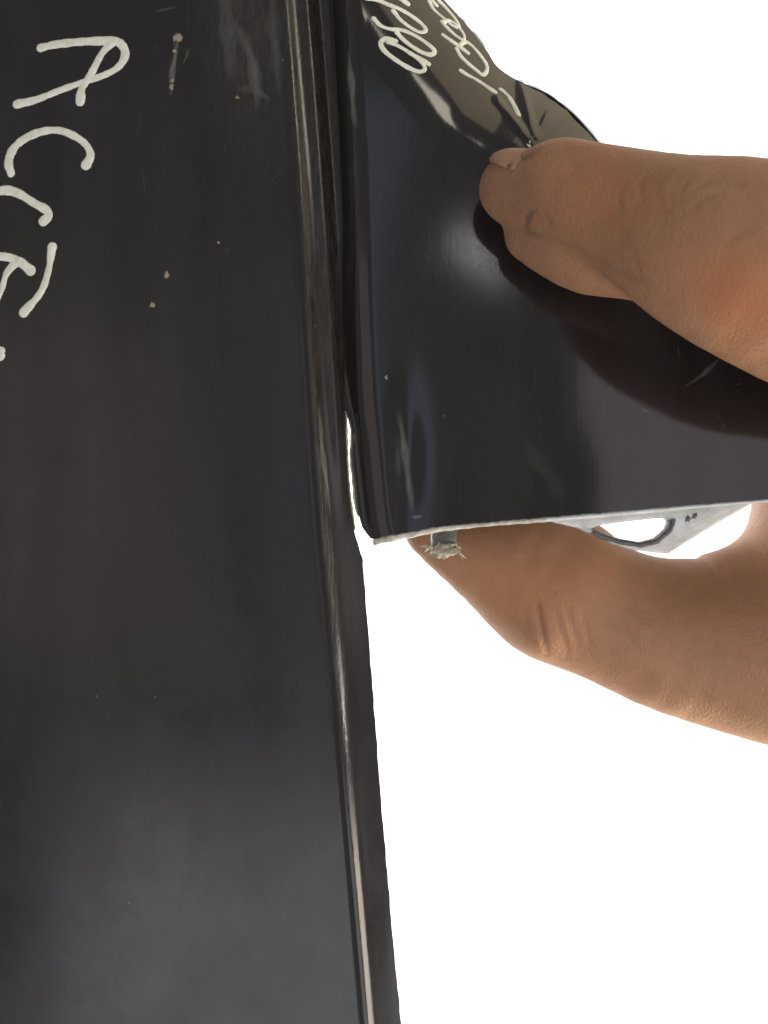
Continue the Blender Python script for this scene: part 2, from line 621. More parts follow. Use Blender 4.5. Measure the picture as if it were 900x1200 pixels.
def make_edges():
    for (ua, ub, mat, nm, lab) in ((436, 640, M_raw, 'broken_edge', 'crumbly beige broken edge of the flap'),
                                   (636, 955, M_gloss, 'flap_edge', 'smooth pale grey lower edge of the flap')):
        us = np.linspace(ua, ub, 110)
        ce, ra, da, rb, db = [], [], [], [], []
        for u in us:
            half = float(interp(u, [(437, 5.6), (465, 5.4), (500, 4.2), (560, 3.4), (640, 3.6), (760, 3.6), (880, 2.6), (955, 2.6)]))
            if u < 640:
                half *= 1 + 0.10 * math.sin(u * 0.17) * math.sin(u * 0.11)
            v = float(vb(u)) + half * 0.55
            y = float(y_flap(np.array([u]), np.array([float(vb(u)) - 2]))[0]) + 0.0012 + (0.0002 if ua > 600 else 0)
            ce.append(P(u, v, y))
            ra.append(half * S)
            rb.append(0.0011)
            da.append((0, 0.25, -0.97))
            db.append((0, 0.97, 0.25))
        ribbon_tube(nm, ce, ra, da, rb, db, mat, bumper, 12, 0.0, 3)['label'] = lab
    # cream raw lip on the left of the slit
    vs = np.linspace(483, 622, 60)
    ce, ra, da, rb, db = [], [], [], [], []
    for v in vs:
        half = float(interp(v, [(483, 0.8), (500, 1.5), (550, 1.2), (600, 1.2), (622, 0.6)])) * (1 + 0.18 * math.sin(v * .5))
        u = float(ue(v)) + half * 0.6
        y = float(y_main(np.array([u - 3]), np.array([v]))[0]) + 0.0010
        ce.append(P(u, v, y))
        ra.append(half * S); rb.append(0.0010)
        da.append((0.95, 0.3, 0)); db.append((-0.3, 0.95, 0))
    ribbon_tube('crack_lip', ce, ra, da, rb, db, M_slit, bumper, 8, 0.03, 5)['label'] = 'cream raw lip along the left of the crack'
    vs = np.linspace(484, 606, 60)
    ce, ra, da, rb, db = [], [], [], [], []
    for v in vs:
        half = float(interp(v, [(484, 0.8), (500, 1.3), (550, 1.8), (590, 2.3), (606, 0.8)])) * (1 + 0.18 * math.sin(v * .37))
        u = float(uvl(v)) - half * 0.5
        y = float(y_main(np.array([ue(v)]), np.array([v]))[0]) + 0.0012
        ce.append(P(u, v, y))
        ra.append(half * S); rb.append(0.0010)
        da.append((0.95, -0.3, 0)); db.append((0.3, 0.95, 0))
    ribbon_tube('crack_lip', ce, ra, da, rb, db, M_slit, bumper, 8, 0.03, 6)['label'] = 'cream raw lip along the right of the crack'


make_edges()


# ------------------------------------------------------------------ bracket and broken peg under the flap
def plate(name, outer, hole, y0, y1, mat, parent, bev=0.0005):
    """plate with an optional hole, real thickness from y0 to y1"""
    bm = bmesh.new()

    def loop(pts):
        vs = [bm.verts.new(P(u, v, y0)) for u, v in pts]
        return [bm.edges.new((vs[i], vs[(i + 1) % len(vs)])) for i in range(len(vs))]
    e = loop(outer)
    for hl in hole:
        e += loop(hl)
    bmesh.ops.triangle_fill(bm, edges=e, use_beauty=True)
    g = bmesh.ops.extrude_face_region(bm, geom=list(bm.faces))
    mv = [x for x in g['geom'] if isinstance(x, bmesh.types.BMVert)]
    bmesh.ops.translate(bm, verts=mv, vec=(0, y1 - y0, 0))
    bmesh.ops.recalc_face_normals(bm, faces=bm.faces)
    me = bpy.data.meshes.new(name)
    bm.to_mesh(me); bm.free()
    me.materials.append(mat)
    o = bpy.data.objects.new(name, me)
    col.objects.link(o)
    o.parent = parent
    md = o.modifiers.new('bevel', 'BEVEL')
    md.width = bev; md.segments = 2; md.limit_method = 'ANGLE'; md.angle_limit = R(50)
    return o


def make_bracket():
    outer = [(625, 606), (700, 596), (800, 585), (902, 576), (905, 582), (884, 589), (842, 613), (806, 635), (784, 649), (768, 648), (745, 645),
             (720, 637), (700, 628), (680, 619), (650, 612)]
    hole = [(692, 620), (702, 616), (730, 612), (765, 608), (785, 607), (786, 613), (782, 623), (770, 633), (750, 638), (725, 634), (704, 626)]
    plate('bracket', outer, [hole], 0.0005, 0.0065, M_bracket, bumper)['label'] = 'pale grey plastic bracket with an oval hole'
    rim_in = [(786, 607), (786, 613), (782, 622), (768, 634), (748, 639), (725, 635), (704, 628), (690, 621)]
    ce = [P(u, v, 0.0024) for u, v in catmull2(rim_in)]
    m = len(ce)
    ribbon_tube('hole_rim', ce, [4.2 * S] * m, rad_dirs(rim_in), [0.0026] * m, [(0, 1, 0)] * m, M_peg, bumper, 8, 0.03, 9)['label'] = 'dark inner wall of the oval hole'


def rad_dirs(p):
    c = catmull2(p)
    return [((u - 742) / math.hypot(u - 742, (v - 612) * 2), 0, -(v - 612) * 2 / math.hypot(u - 742, (v - 612) * 2)) for u, v in c]


def catmull2(p):
    out = []
    for a, b in zip(p[:-1], p[1:]):
        out += [(a[0] + (b[0] - a[0]) * t, a[1] + (b[1] - a[1]) * t) for t in (0, .25, .5, .75)]
    return out + [p[-1]]


make_bracket()


def make_peg():
    ce = [P(522, 606, 0.001), P(522, 618, 0.001), P(521, 630, 0.0008), P(522, 640, 0.0004), P(523, 646, 0.0)]
    ra = [16 * S, 16 * S, 15 * S, 17 * S, 18 * S]
    rb = [0.0022] * 5
    o = ribbon_tube('broken_peg', ce, ra, [(1, 0, 0)] * 5, rb, [(0, 1, 0)] * 5, M_peg, bumper, 14, 0.05, 8)
    o['label'] = 'short dark peg snapped off under the flap'
    # torn lump of raw plastic at the end
    bm = bmesh.new()
    bmesh.ops.create_icosphere(bm, subdivisions=4, radius=1.0)
    c0 = P(521, 645, -0.0002)
    for vtx in bm.verts:
        q = vtx.co.copy()
        f = 1 + 0.42 * mnoise.noise(q * 2.3 + Vector((3, 1, 7))) + 0.28 * mnoise.noise(q * 6.0)
        vtx.co = Vector((c0[0] + q.x * 16 * S * f, c0[1] + q.y * 0.0022 * f, c0[2] + q.z * 8.5 * S * f + 2.5 * S * q.x))
    me = bpy.data.meshes.new('torn_end')
    bm.to_mesh(me); bm.free()
    me.polygons.foreach_set('use_smooth', [True] * len(me.polygons))
    me.materials.append(M_fray)
    lump = bpy.data.objects.new('torn_end', me)
    col.objects.link(lump)
    lump.parent = o
    lump['label'] = 'pale torn lump at the end of the peg'
    r = np.random.default_rng(12)
    vs, fs = [], []
    for i in range(22):
        a = r.uniform(-1, 1)
        base = P(521 + a * 15, 640 + r.uniform(-5, 3), -0.0018 + r.uniform(-0.0002, 0.003))
        ang = a * 0.9 + r.normal(0, 0.8)
        ln = r.uniform(6, 24) * S
        d = np.array([math.sin(ang), r.uniform(-.35, .2), -math.cos(ang) * r.uniform(0.4, 1)])
        side = np.array([math.cos(ang), 0.2, math.sin(ang)])
        w = r.uniform(0.4, 2.2) * S
        b0 = len(vs)
        mid = base + d * ln * .55 + side * r.normal(0, 1.2) * S
        tip = base + d * ln + side * r.normal(0, 3) * S
        for c, ww in ((base, w * 1.2), (mid, w), (tip, w * .2)):
            for k in range(4):
                t = math.pi / 2 * k
                vs.append(c + side * math.cos(t) * ww + np.array([0, 1, 0]) * math.sin(t) * ww)
        for s in range(2):
            for k in range(4):
                fs.append((b0 + s * 4 + k, b0 + s * 4 + (k + 1) % 4, b0 + s * 4 + 4 + (k + 1) % 4, b0 + s * 4 + 4 + k))
        fs.append((b0 + 8, b0 + 9, b0 + 10, b0 + 11))
    f = link_mesh('frayed_fibres', vs, fs, M_fray, o)
    f['kind'] = 'stuff'
    f['label'] = 'pale frayed plastic fibres at the end of the peg'


make_peg()


# ------------------------------------------------------------------ marker letters
def catmull(pts, step=2.0):
    pts = [np.array(p, float) for p in pts]
    if len(pts) == 2:
        n = max(2, int(np.linalg.norm(pts[1] - pts[0]) / step))
        return [pts[0] + (pts[1] - pts[0]) * i / n for i in range(n + 1)]
    ext = [2 * pts[0] - pts[1]] + pts + [2 * pts[-1] - pts[-2]]
    out = []
    for i in range(1, len(ext) - 2):
        p0, p1, p2, p3 = ext[i - 1:i + 3]
        n = max(2, int(np.linalg.norm(p2 - p1) / step))
        for k in range(n):
            t = k / n
            out.append(0.5 * ((2 * p1) + (-p0 + p2) * t + (2 * p0 - 5 * p1 + 4 * p2 - p3) * t * t + (-p0 + 3 * p1 - 3 * p2 + p3) * t ** 3))
    out.append(pts[-1])
    return out


def surf(fn, u, v):
    y = float(fn(np.array([u]), np.array([v]))[0])
    return P(u, v, y)


def surf_normal(fn, u, v):
    a = surf(fn, u + 1.5, v) - surf(fn, u - 1.5, v)
    b = surf(fn, u, v + 1.5) - surf(fn, u, v - 1.5)
    n = np.cross(a, b)
    n /= np.linalg.norm(n) + 1e-12
    return -n if n[1] > 0 else n


def stroke_geom(fn, pts, rpx, vs, fs, height=0.00015, seed=0, squash=1.0):
    r = np.random.default_rng(seed)
    line = catmull(pts)
    ph = r.uniform(0, 6)
    n = len(line)
    P3 = [surf(fn, *p) for p in line]
    seg = 10
    b0 = len(vs)
    rad = []
    for i in range(n):
        e = 1.0
        # fatter blobs where the pen stops
        e += 0.15 * math.exp(-(i / 4.0) ** 2) + 0.25 * math.exp(-((n - 1 - i) / 4.0) ** 2) - 0.22 * math.sin(math.pi * i / max(n - 1, 1)) * math.sin(i * 0.045 + ph)
        e *= 1 + 0.06 * math.sin(i * 0.31 + ph) + 0.05 * math.sin(i * 0.83 + 2 * ph) + r.normal(0, 0.03)
        rad.append(rpx * e)
    rings = []
    for i in range(n):
        t = P3[min(i + 1, n - 1)] - P3[max(i - 1, 0)]
        t /= np.linalg.norm(t) + 1e-12
        nm = surf_normal(fn, *line[i])
        sd = np.cross(t, nm)
        sd /= np.linalg.norm(sd) + 1e-12
        rings.append((P3[i], t, nm, sd, rad[i] * S))
    # rounded caps
    def cap(ring, sgn):
        c, t, nm, sd, rr = ring
        return [(c + sgn * t * rr * math.sin(a), t, nm, sd, rr * math.cos(a)) for a in (1.25, 0.9, 0.5)]
    full = cap(rings[0], -1) + rings + cap(rings[-1], 1)[::-1]
    for c, t, nm, sd, rr in full:
        for k in range(seg):
            a = 2 * math.pi * k / seg
            vs.append(c + sd * rr * math.cos(a) + nm * (height * math.sin(a) * min(1, rr / (rpx * S * .7)) + 0.00002))
    m = len(full)
    for i in range(m - 1):
        for k in range(seg):
            fs.append((b0 + i * seg + k, b0 + i * seg + (k + 1) % seg, b0 + (i + 1) * seg + (k + 1) % seg, b0 + (i + 1) * seg + k))
    fs.append(tuple(b0 + k for k in range(seg)))
    fs.append(tuple(b0 + (m - 1) * seg + k for k in range(seg)))


def letter(fn, strokes, rpx, label, seed, height=0.00015):
    vs, fs = [], []
    for i, s in enumerate(strokes):
        stroke_geom(fn, s, rpx, vs, fs, height + 0.00004 * i, seed * 7 + i)
    o = link_mesh('marker_letter', vs, fs, M_marker, bumper)
    bm = bmesh.new(); bm.from_mesh(o.data)
    bmesh.ops.recalc_face_normals(bm, faces=bm.faces)
    bm.to_mesh(o.data); bm.free()
    o['label'] = label


letter(y_main, [[(48, 56), (66, 52), (95, 49), (122, 48), (136, 48), (145, 56), (146, 67), (138, 79), (122, 88), (98, 96), (70, 106), (42, 117), (20, 122)],
                [(132, 50), (120, 62), (107, 86), (96, 104), (94, 119)]], 5.0, 'cream handwritten letter A lying on its side', 1)
letter(y_main, [[(13, 203), (10, 190), (16, 174), (30, 162), (50, 154), (70, 153), (88, 160), (101, 170), (106, 182), (101, 193)]], 5.2, 'cream handwritten letter C under the A', 2)
letter(y_main, [[(-26, 262), (-24, 243), (-12, 228), (6, 223), (22, 227), (40, 238), (54, 246), (57, 253), (51, 259)]], 5.5, 'second cream handwritten letter C, cut by the frame', 3)
letter(y_main, [[(-30, 306), (-12, 301), (6, 301), (22, 306), (36, 317)], [(20, 306), (8, 320), (2, 338), (-8, 356)],
                [(61, 290), (57, 316), (48, 342), (28, 366)]], 5.2, 'cream handwritten letter E at the frame edge', 4)
letter(y_main, [[(-16, 409), (-6, 409), (2, 411)], [(-12, 422), (-4, 420), (1, 417)]], 4.4, 'cream handwritten mark cut by the frame', 5)

letter(y_flap, [[(464, 48), (453, 45), (446, 50), (450, 59), (462, 69), (478, 79), (491, 84), (498, 81), (493, 72), (480, 62), (467, 54), (455, 49)], [(480, 62), (492, 69), (502, 75)]],
       2.7, 'cream handwritten 9 nearest the rolled edge of the flap', 6, 0.00012)
letter(y_flap, [[(438, 22), (446, 30), (457, 34), (470, 35), (485, 41), (499, 50), (509, 59), (506, 64), (496, 62), (482, 54), (471, 45), (465, 38)]], 2.7, 'cream handwritten 8 above the 9 on the flap', 7, 0.00012)
letter(y_flap, [[(429, -2), (442, 0), (454, 5), (467, 10), (481, 18), (493, 27), (499, 35), (493, 38), (482, 33), (469, 23), (461, 13)]], 2.7, 'cream handwritten 6 at the top of the flap', 8, 0.00012)
letter(y_flap, [[(458, -6), (468, -2), (477, 4)]], 3.0, 'cream handwritten stroke cut by the top of the frame', 9, 0.0002)
letter(y_flap, [[(540, 83), (548, 88), (559, 94), (580, 108)]], 2.8, 'cream handwritten digit 1 on the shoulder of the flap', 10, 0.0002)
letter(y_flap, [[(535, 57), (540, 66), (549, 75), (559, 83), (565, 88), (570, 84), (570, 76), (562, 64), (552, 53), (545, 49), (540, 52)]], 2.7, 'cream handwritten digit 0 next to the 1', 11, 0.0002)
letter(y_flap, [[(519, 41), (526, 46), (536, 53), (548, 62)], [(518, 26), (524, 33), (534, 42), (543, 47), (543, 40), (535, 30), (526, 24), (519, 26)]], 2.6, 'cream handwritten digit 8 beside the 0', 12, 0.0002)
letter(y_flap, [[(503, 2), (508, 11), (518, 20), (530, 30), (538, 32), (533, 22), (522, 9), (514, 1)]], 2.6, 'cream handwritten digit 0 near the top of the shoulder', 13, 0.0002)
letter(y_flap, [[(494, -10), (502, -4), (511, 6)]], 2.4, 'cream handwritten digit cut by the top of the frame', 14, 0.0002)
letter(y_flap, [[(587, 105), (594, 111), (600, 119), (608, 135)]], 2.6, 'cream handwritten dash on the shoulder of the flap', 15, 0.0002)


# ------------------------------------------------------------------ specks, chips, scuffs and painted highlight streaks
def speck(fn, u, v, rpx, seed, mat, name='paint_chip'):
    r = np.random.default_rng(seed)
    n = 11
    c = surf(fn, u, v)
    nm = surf_normal(fn, u, v)
    vs = [c + nm * 0.00022]
    for ring, hh in ((0.55, 0.0002), (1.0, -0.00005)):
        for k in range(n):
            a = 2 * math.pi * k / n
            rr = rpx * ring * r.uniform(0.4, 1.3)
            p = surf(fn, u + rr * math.cos(a), v + rr * math.sin(a) * 1.1)
            vs.append(p + nm * hh * r.uniform(0.6, 1.3))
    fs = [(0, 1 + k, 1 + (k + 1) % n) for k in range(n)]
    fs += [(1 + k, 1 + n + k, 1 + n + (k + 1) % n, 1 + (k + 1) % n) for k in range(n)]
    link_mesh(name, vs, fs, mat, bumper)


M_chip = raw_material('tan_paint_chip', (0.16, 0.12, 0.08), (0.42, 0.36, 0.26), 0.6, 700)
for i, (u, v, rr) in enumerate(((195, 322, 4.8), (178, 357, 3.4), (207, 44, 6.5), (204, 60, 3.0), (201, 102, 3.4),
                                (278, 114, 2.6), (202, 94, 3.0), (256, 284, 1.6))):
    speck(y_main, u, v, rr, 40 + i, M_chip)
speck(y_flap, 452, 442, 2.6, 60, M_chip)
speck(lambda u, v: 0 * u + 0.00045, 806, 608, 4.5, 61, M_peg, 'grease_spot')
speck(lambda u, v: 0 * u + 0.00045, 814, 605, 3.5, 62, M_peg, 'grease_spot')


def scuff_glint(fn, pts, wpx, strength, seed, mat=None):
    r = np.random.default_rng(seed)
    line = catmull(pts, 2.5)
    n = len(line)
    nw = 7
    vs, st = [], []
    for i, p in enumerate(line):
        t = line[min(i + 1, n - 1)] - line[max(i - 1, 0)]
        t = t / (np.linalg.norm(t) + 1e-9)
        sd = np.array([-t[1], t[0]])
        f = max(0.0, math.sin(math.pi * i / (n - 1))) ** 0.6
        w = wpx * (0.35 + 0.65 * f) * (1 + 0.25 * math.sin(i * .35 + seed))
        for k in range(nw):
            x = -1 + 2 * k / (nw - 1)
            q = p + sd * x * w
            vs.append(surf(fn, q[0], q[1]) + surf_normal(fn, q[0], q[1]) * 0.00009)
            st.append(strength * f * (1 - x * x))
    o = link_mesh('scuff_glint_mark', vs, grid_faces(n, nw), mat or M_scuff_glint, bumper)
    attr(o, 'strength', st)
    o.data.update()
    if o.data.polygons[0].normal.y > 0:
        o.data.flip_normals()


scuff_glint(y_flap, [(466, 482), (472, 510), (476, 545), (481, 580), (484, 600)], 5, 0.55, 1)  # highlight on the dented edge painted in, with pale scuffing
scuff_glint(y_flap, [(482, 606), (489, 606), (495, 604)], 2.2, 0.9, 2)
scuff_glint(y_flap, [(408, 60), (412, 95), (415, 135), (418, 150)], 4.5, 0.7, 3)  # scuffed spot with the highlight of the rolled edge painted in
scuff_glint(y_flap, [(612, 512), (635, 545), (652, 572), (660, 590)], 12, 0.10, 4)
scuff_glint(y_main, [(372, 476), (375, 500), (378, 530), (383, 570), (387, 610)], 3.2, 0.9, 5)
scuff_glint(y_main, [(280, 30), (292, 60), (300, 100), (302, 130)], 8, 0.45, 6)  # brownish reflection painted as a soft vertical streak
scuff_glint(y_main, [(207, 36), (206, 60), (202, 85), (200, 114)], 4, 0.75, 7)
scuff_glint(y_main, [(260, -30), (268, 40), (272, 95)], 12, 0.28, 17)  # wide painted reflection band at the panel top
scuff_glint(y_main, [(318, -30), (322, 40), (328, 110)], 9, 0.25, 18)  # painted reflection band close to the crease
scuff_glint(y_main, [(278, 106), (292, 104), (306, 110), (318, 120)], 6, 0.30, 19)
scuff_glint(y_main, [(180, 14), (195, 11), (208, 8)], 2, 0.3, 20)
scuff_glint(y_main, [(222, 55), (218, 68), (214, 76)], 2, 0.5, 8)
scuff_glint(y_flap, [(800, 455), (822, 440), (846, 418)], 3, 0.35, 9)
scuff_glint(y_flap, [(752, 478), (757, 482), (762, 483)], 3, 0.6, 10)


def hairlines(fn, box, count, seed, parent):
    r = np.random.default_rng(seed)
    vs, fs, st = [], [], []
    while count > 0:
        u0, v0 = r.uniform(box[0], box[2]), r.uniform(box[1], box[3])
        a = r.normal(math.pi / 2, 0.6)
        ln = r.uniform(6, 38)
        cv = r.normal(0, 0.12)
        ok = True
        pts = []
        for k in range(6):
            t = k / 5
            pts.append((u0 + math.cos(a + cv * t) * ln * t, v0 + math.sin(a + cv * t) * ln * t))
        if fn is y_flap and any(p[0] > float(silh(p[1])) - 60 or p[1] > float(vb(p[0])) - 8 or p[0] < float(uf(p[1])) + 30 for p in pts):
            ok = False
        if fn is y_main and any(p[0] > float(uc(p[1])) - 12 for p in pts):
            ok = False
        if not ok:
            continue
        count -= 1
        b0 = len(vs)
        sg = r.uniform(0.04, 0.16)
        w = r.uniform(0.25, 0.6)
        for k, p in enumerate(pts):
            nm = surf_normal(fn, *p) * 0.00006
            ww = w * (0.3 if k in (0, 5) else 1)
            for x in (-1, 1):
                vs.append(surf(fn, p[0] - math.sin(a) * ww * x, p[1] + math.cos(a) * ww * x) + nm)
                st.append(sg)
        for k in range(5):
            fs.append((b0 + 2 * k, b0 + 2 * k + 1, b0 + 2 * k + 3, b0 + 2 * k + 2))
    o = link_mesh('hairline_scratches', vs, fs, M_scuff_glint, parent)
    attr(o, 'strength', st)
    o['kind'] = 'stuff'


for ch_ in list(bumper.children):
    if ch_.name == 'main_panel':
        hairlines(y_main, (0, 0, 400, 1190), 70, 91, ch_)
    if ch_.name == 'side_flap':
        hairlines(y_flap, (430, 180, 895, 590), 40, 92, ch_)


# ------------------------------------------------------------------ the hand
def k_of(y):
    return S * (y + D) / D


def build_hand():
    # every prim: chains of (u, v, y, radius in px at that depth)
    front_finger = [(602, 223, -0.0145, 40), (628, 230, -0.0160, 46), (652, 227, -0.0180, 56), (670, 229, -0.0195, 58), (705, 240, -0.0225, 67), (750, 254, -0.0270, 75),
                    (800, 274, -0.0320, 90), (850, 292, -0.0345, 107), (905, 314, -0.0350, 118), (990, 345, -0.0320, 124), (1090, 375, -0.0250, 110)]
    under_finger = [(621, 275, -0.0128, 32), (655, 284, -0.0145, 41), (692, 297, -0.0165, 44), (740, 300, -0.0195, 46), (800, 315, -0.0230, 48),
                    (880, 345, -0.0260, 60), (1000, 400, -0.0220, 75), (1110, 440, -0.0150, 85)]
    thumb = [(504, 622, 0.0165, 31), (548, 636, 0.0180, 50), (600, 658, 0.0200, 70), (645, 684, 0.0215, 84), (672, 701, 0.0220, 80), (715, 721, 0.0225, 77),
             (770, 741, 0.0235, 84), (830, 751, 0.0250, 95), (905, 763, 0.0260, 105), (1010, 768, 0.0240, 120), (1180, 730, 0.0190, 135), (1380, 640, 0.0150, 140)]
    web = [(990, 545, 0.0215, 80), (1000, 640, 0.0240, 95)]
    web2 = [(1060, 420, -0.0100, 80), (1040, 500, 0.0060, 85), (985, 570, 0.0200, 85)]
    palm1 = [(1090, 375, -0.0250, 100), (1300, 420, -0.0100, 125), (1560, 480, 0.0060, 140)]
    palm2 = [(1110, 440, -0.0150, 90), (1330, 500, -0.0020, 125), (1560, 500, 0.0080, 140)]
    palm3 = [(1110, 300, -0.0200, 85), (1300, 350, -0.0080, 110), (1560, 460, 0.0060, 130)]
    palm4 = [(1140, 235, -0.0120, 75), (1320, 310, -0.0020, 100), (1560, 450, 0.0080, 125)]
    palm5 = [(1180, 640, 0.0180, 120), (1380, 560, 0.0150, 140), (1560, 500, 0.0100, 140)]
    ring = [(1110, 300, -0.0200, 72), (1030, 262, -0.0270, 62), (1000, 258, -0.0180, 58), (1010, 275, 0.0060, 54), (1060, 300, 0.0140, 50)]
    little = [(1140, 235, -0.0120, 62), (1080, 205, -0.0180, 54), (1050, 205, -0.0080, 50), (1060, 220, 0.0080, 46), (1100, 245, 0.0130, 42)]
    arm = [(1560, 480, 0.0070, 145), (1800, 500, 0.0100, 170)]
    chains = [(front_finger, 0.0045), (under_finger, 0.0012), (thumb, 0.0045), (palm1, 0.010), (palm2, 0.010), (palm3, 0.010), (palm4, 0.010), (palm5, 0.010),
              (web, 0.024), (web2, 0.010), (ring, 0.004), (little, 0.004), (arm, 0.010)]
    h = 0.00066
    lo = np.array([P(455, 1000, 0.03)[0], -0.066, P(1000, 960, 0.03)[2]])
    hi = np.array([P(1830, 0, 0.0)[0], 0.062, P(1000, 110, -0.03)[2] + 0.012])
    n = np.ceil((hi - lo) / h).astype(int) + 1
    ax = [lo[i] + h * np.arange(n[i]) for i in range(3)]
    F = np.full(tuple(n), 0.05, np.float32)

    def seg_into(G, a, b, ra, rb, k):
        m = max(ra, rb) + max(k, 0.004) + 3 * h
        i0 = [max(0, int((min(a[i], b[i]) - m - lo[i]) / h)) for i in range(3)]
        i1 = [min(n[i], int((max(a[i], b[i]) + m - lo[i]) / h) + 2) for i in range(3)]
        if any(i1[i] <= i0[i] for i in range(3)):
            return
        sl = tuple(slice(i0[i], i1[i]) for i in range(3))
        X = ax[0][sl[0]][:, None, None].astype(np.float32)
        Y = ax[1][sl[1]][None, :, None].astype(np.float32)
        Z = ax[2][sl[2]][None, None, :].astype(np.float32)
        ba = (b - a).astype(np.float32)
        L2 = float(ba @ ba) + 1e-12
        t = np.clip(((X - a[0]) * ba[0] + (Y - a[1]) * ba[1] + (Z - a[2]) * ba[2]) / L2, 0, 1)
        d = np.sqrt((X - a[0] - t * ba[0]) ** 2 + (Y - a[1] - t * ba[1]) ** 2 + (Z - a[2] - t * ba[2]) ** 2) - (ra + (rb - ra) * t)
        g = G[sl]
        if k > 0:
            hh = np.clip(k - np.abs(g - d), 0, None) / k
            G[sl] = np.minimum(g, d) - hh * hh * k * 0.25
        else:
            G[sl] = np.minimum(g, d)

    def dense(ch):
        """catmull-rom the chain so that outlines stay smooth"""
        q = [np.array([*P(u, v, y), r * k_of(y)]) for u, v, y, r in ch]
        if len(q) < 3:
            return q
        ext = [2 * q[0] - q[1]] + q + [2 * q[-1] - q[-2]]
        out = []
        for i in range(1, len(ext) - 2):
            p0, p1, p2, p3 = ext[i - 1:i + 3]
            for kk in range(2):
                t = kk / 2
                out.append(0.5 * ((2 * p1) + (-p0 + p2) * t + (2 * p0 - 5 * p1 + 4 * p2 - p3) * t * t + (-p0 + 3 * p1 - 3 * p2 + p3) * t ** 3))
        out.append(q[-1])
        return out

    for ch, k in chains:
        q = dense(ch)
        pts = np.array([p[:3] for p in q])
        rad = np.array([p[3] for p in q])
        G = np.full(tuple(n), 0.05, np.float32) if False else None
        # tight union inside the chain: use a local block
        m = rad.max() + 0.016
        i0 = [max(0, int((pts[:, i].min() - m - lo[i]) / h)) for i in range(3)]
        i1 = [min(n[i], int((pts[:, i].max() + m - lo[i]) / h) + 2) for i in range(3)]
        blk = tuple(slice(i0[i], i1[i]) for i in range(3))
        G = np.full(tuple(n), np.float32(0.05)) if False else np.full([i1[i] - i0[i] for i in range(3)], 0.05, np.float32)
        lo_l, ax_l, n_l = lo.copy(), ax, n.copy()
        _seg_block(G, lo + h * np.array(i0), h, pts, rad)
        g = F[blk]
        hh = np.clip(k - np.abs(g - G), 0, None) / k
        F[blk] = np.minimum(g, G) - hh * hh * k * 0.25

    verts, faces = surface_nets(F, lo, h)
    return verts, faces


def _seg_block(G, lo, h, pts, rad):
    n = G.shape
    ax = [(lo[i] + h * np.arange(n[i])).astype(np.float32) for i in range(3)]
    for a, b, ra, rb in zip(pts[:-1], pts[1:], rad[:-1], rad[1:]):
        m = max(ra, rb) + 0.012
        i0 = [max(0, int((min(a[i], b[i]) - m - lo[i]) / h)) for i in range(3)]
        i1 = [min(n[i], int((max(a[i], b[i]) + m - lo[i]) / h) + 2) for i in range(3)]
        if any(i1[i] <= i0[i] for i in range(3)):
            continue
        sl = tuple(slice(i0[i], i1[i]) for i in range(3))
        X = ax[0][sl[0]][:, None, None]
        Y = ax[1][sl[1]][None, :, None]
        Z = ax[2][sl[2]][None, None, :]
        ba = (b - a).astype(np.float32)
        L2 = np.float32(ba @ ba + 1e-12)
        a = a.astype(np.float32)
        t = np.clip(((X - a[0]) * ba[0] + (Y - a[1]) * ba[1] + (Z - a[2]) * ba[2]) / L2, 0, 1)
        d = np.sqrt((X - a[0] - t * ba[0]) ** 2 + (Y - a[1] - t * ba[1]) ** 2 + (Z - a[2] - t * ba[2]) ** 2) - (np.float32(ra) + np.float32(rb - ra) * t)
        g = G[sl]
        k = np.float32(0.0025)
        hh = np.clip(k - np.abs(g - d), 0, None) / k
        G[sl] = np.minimum(g, d) - hh * hh * k * np.float32(0.12)


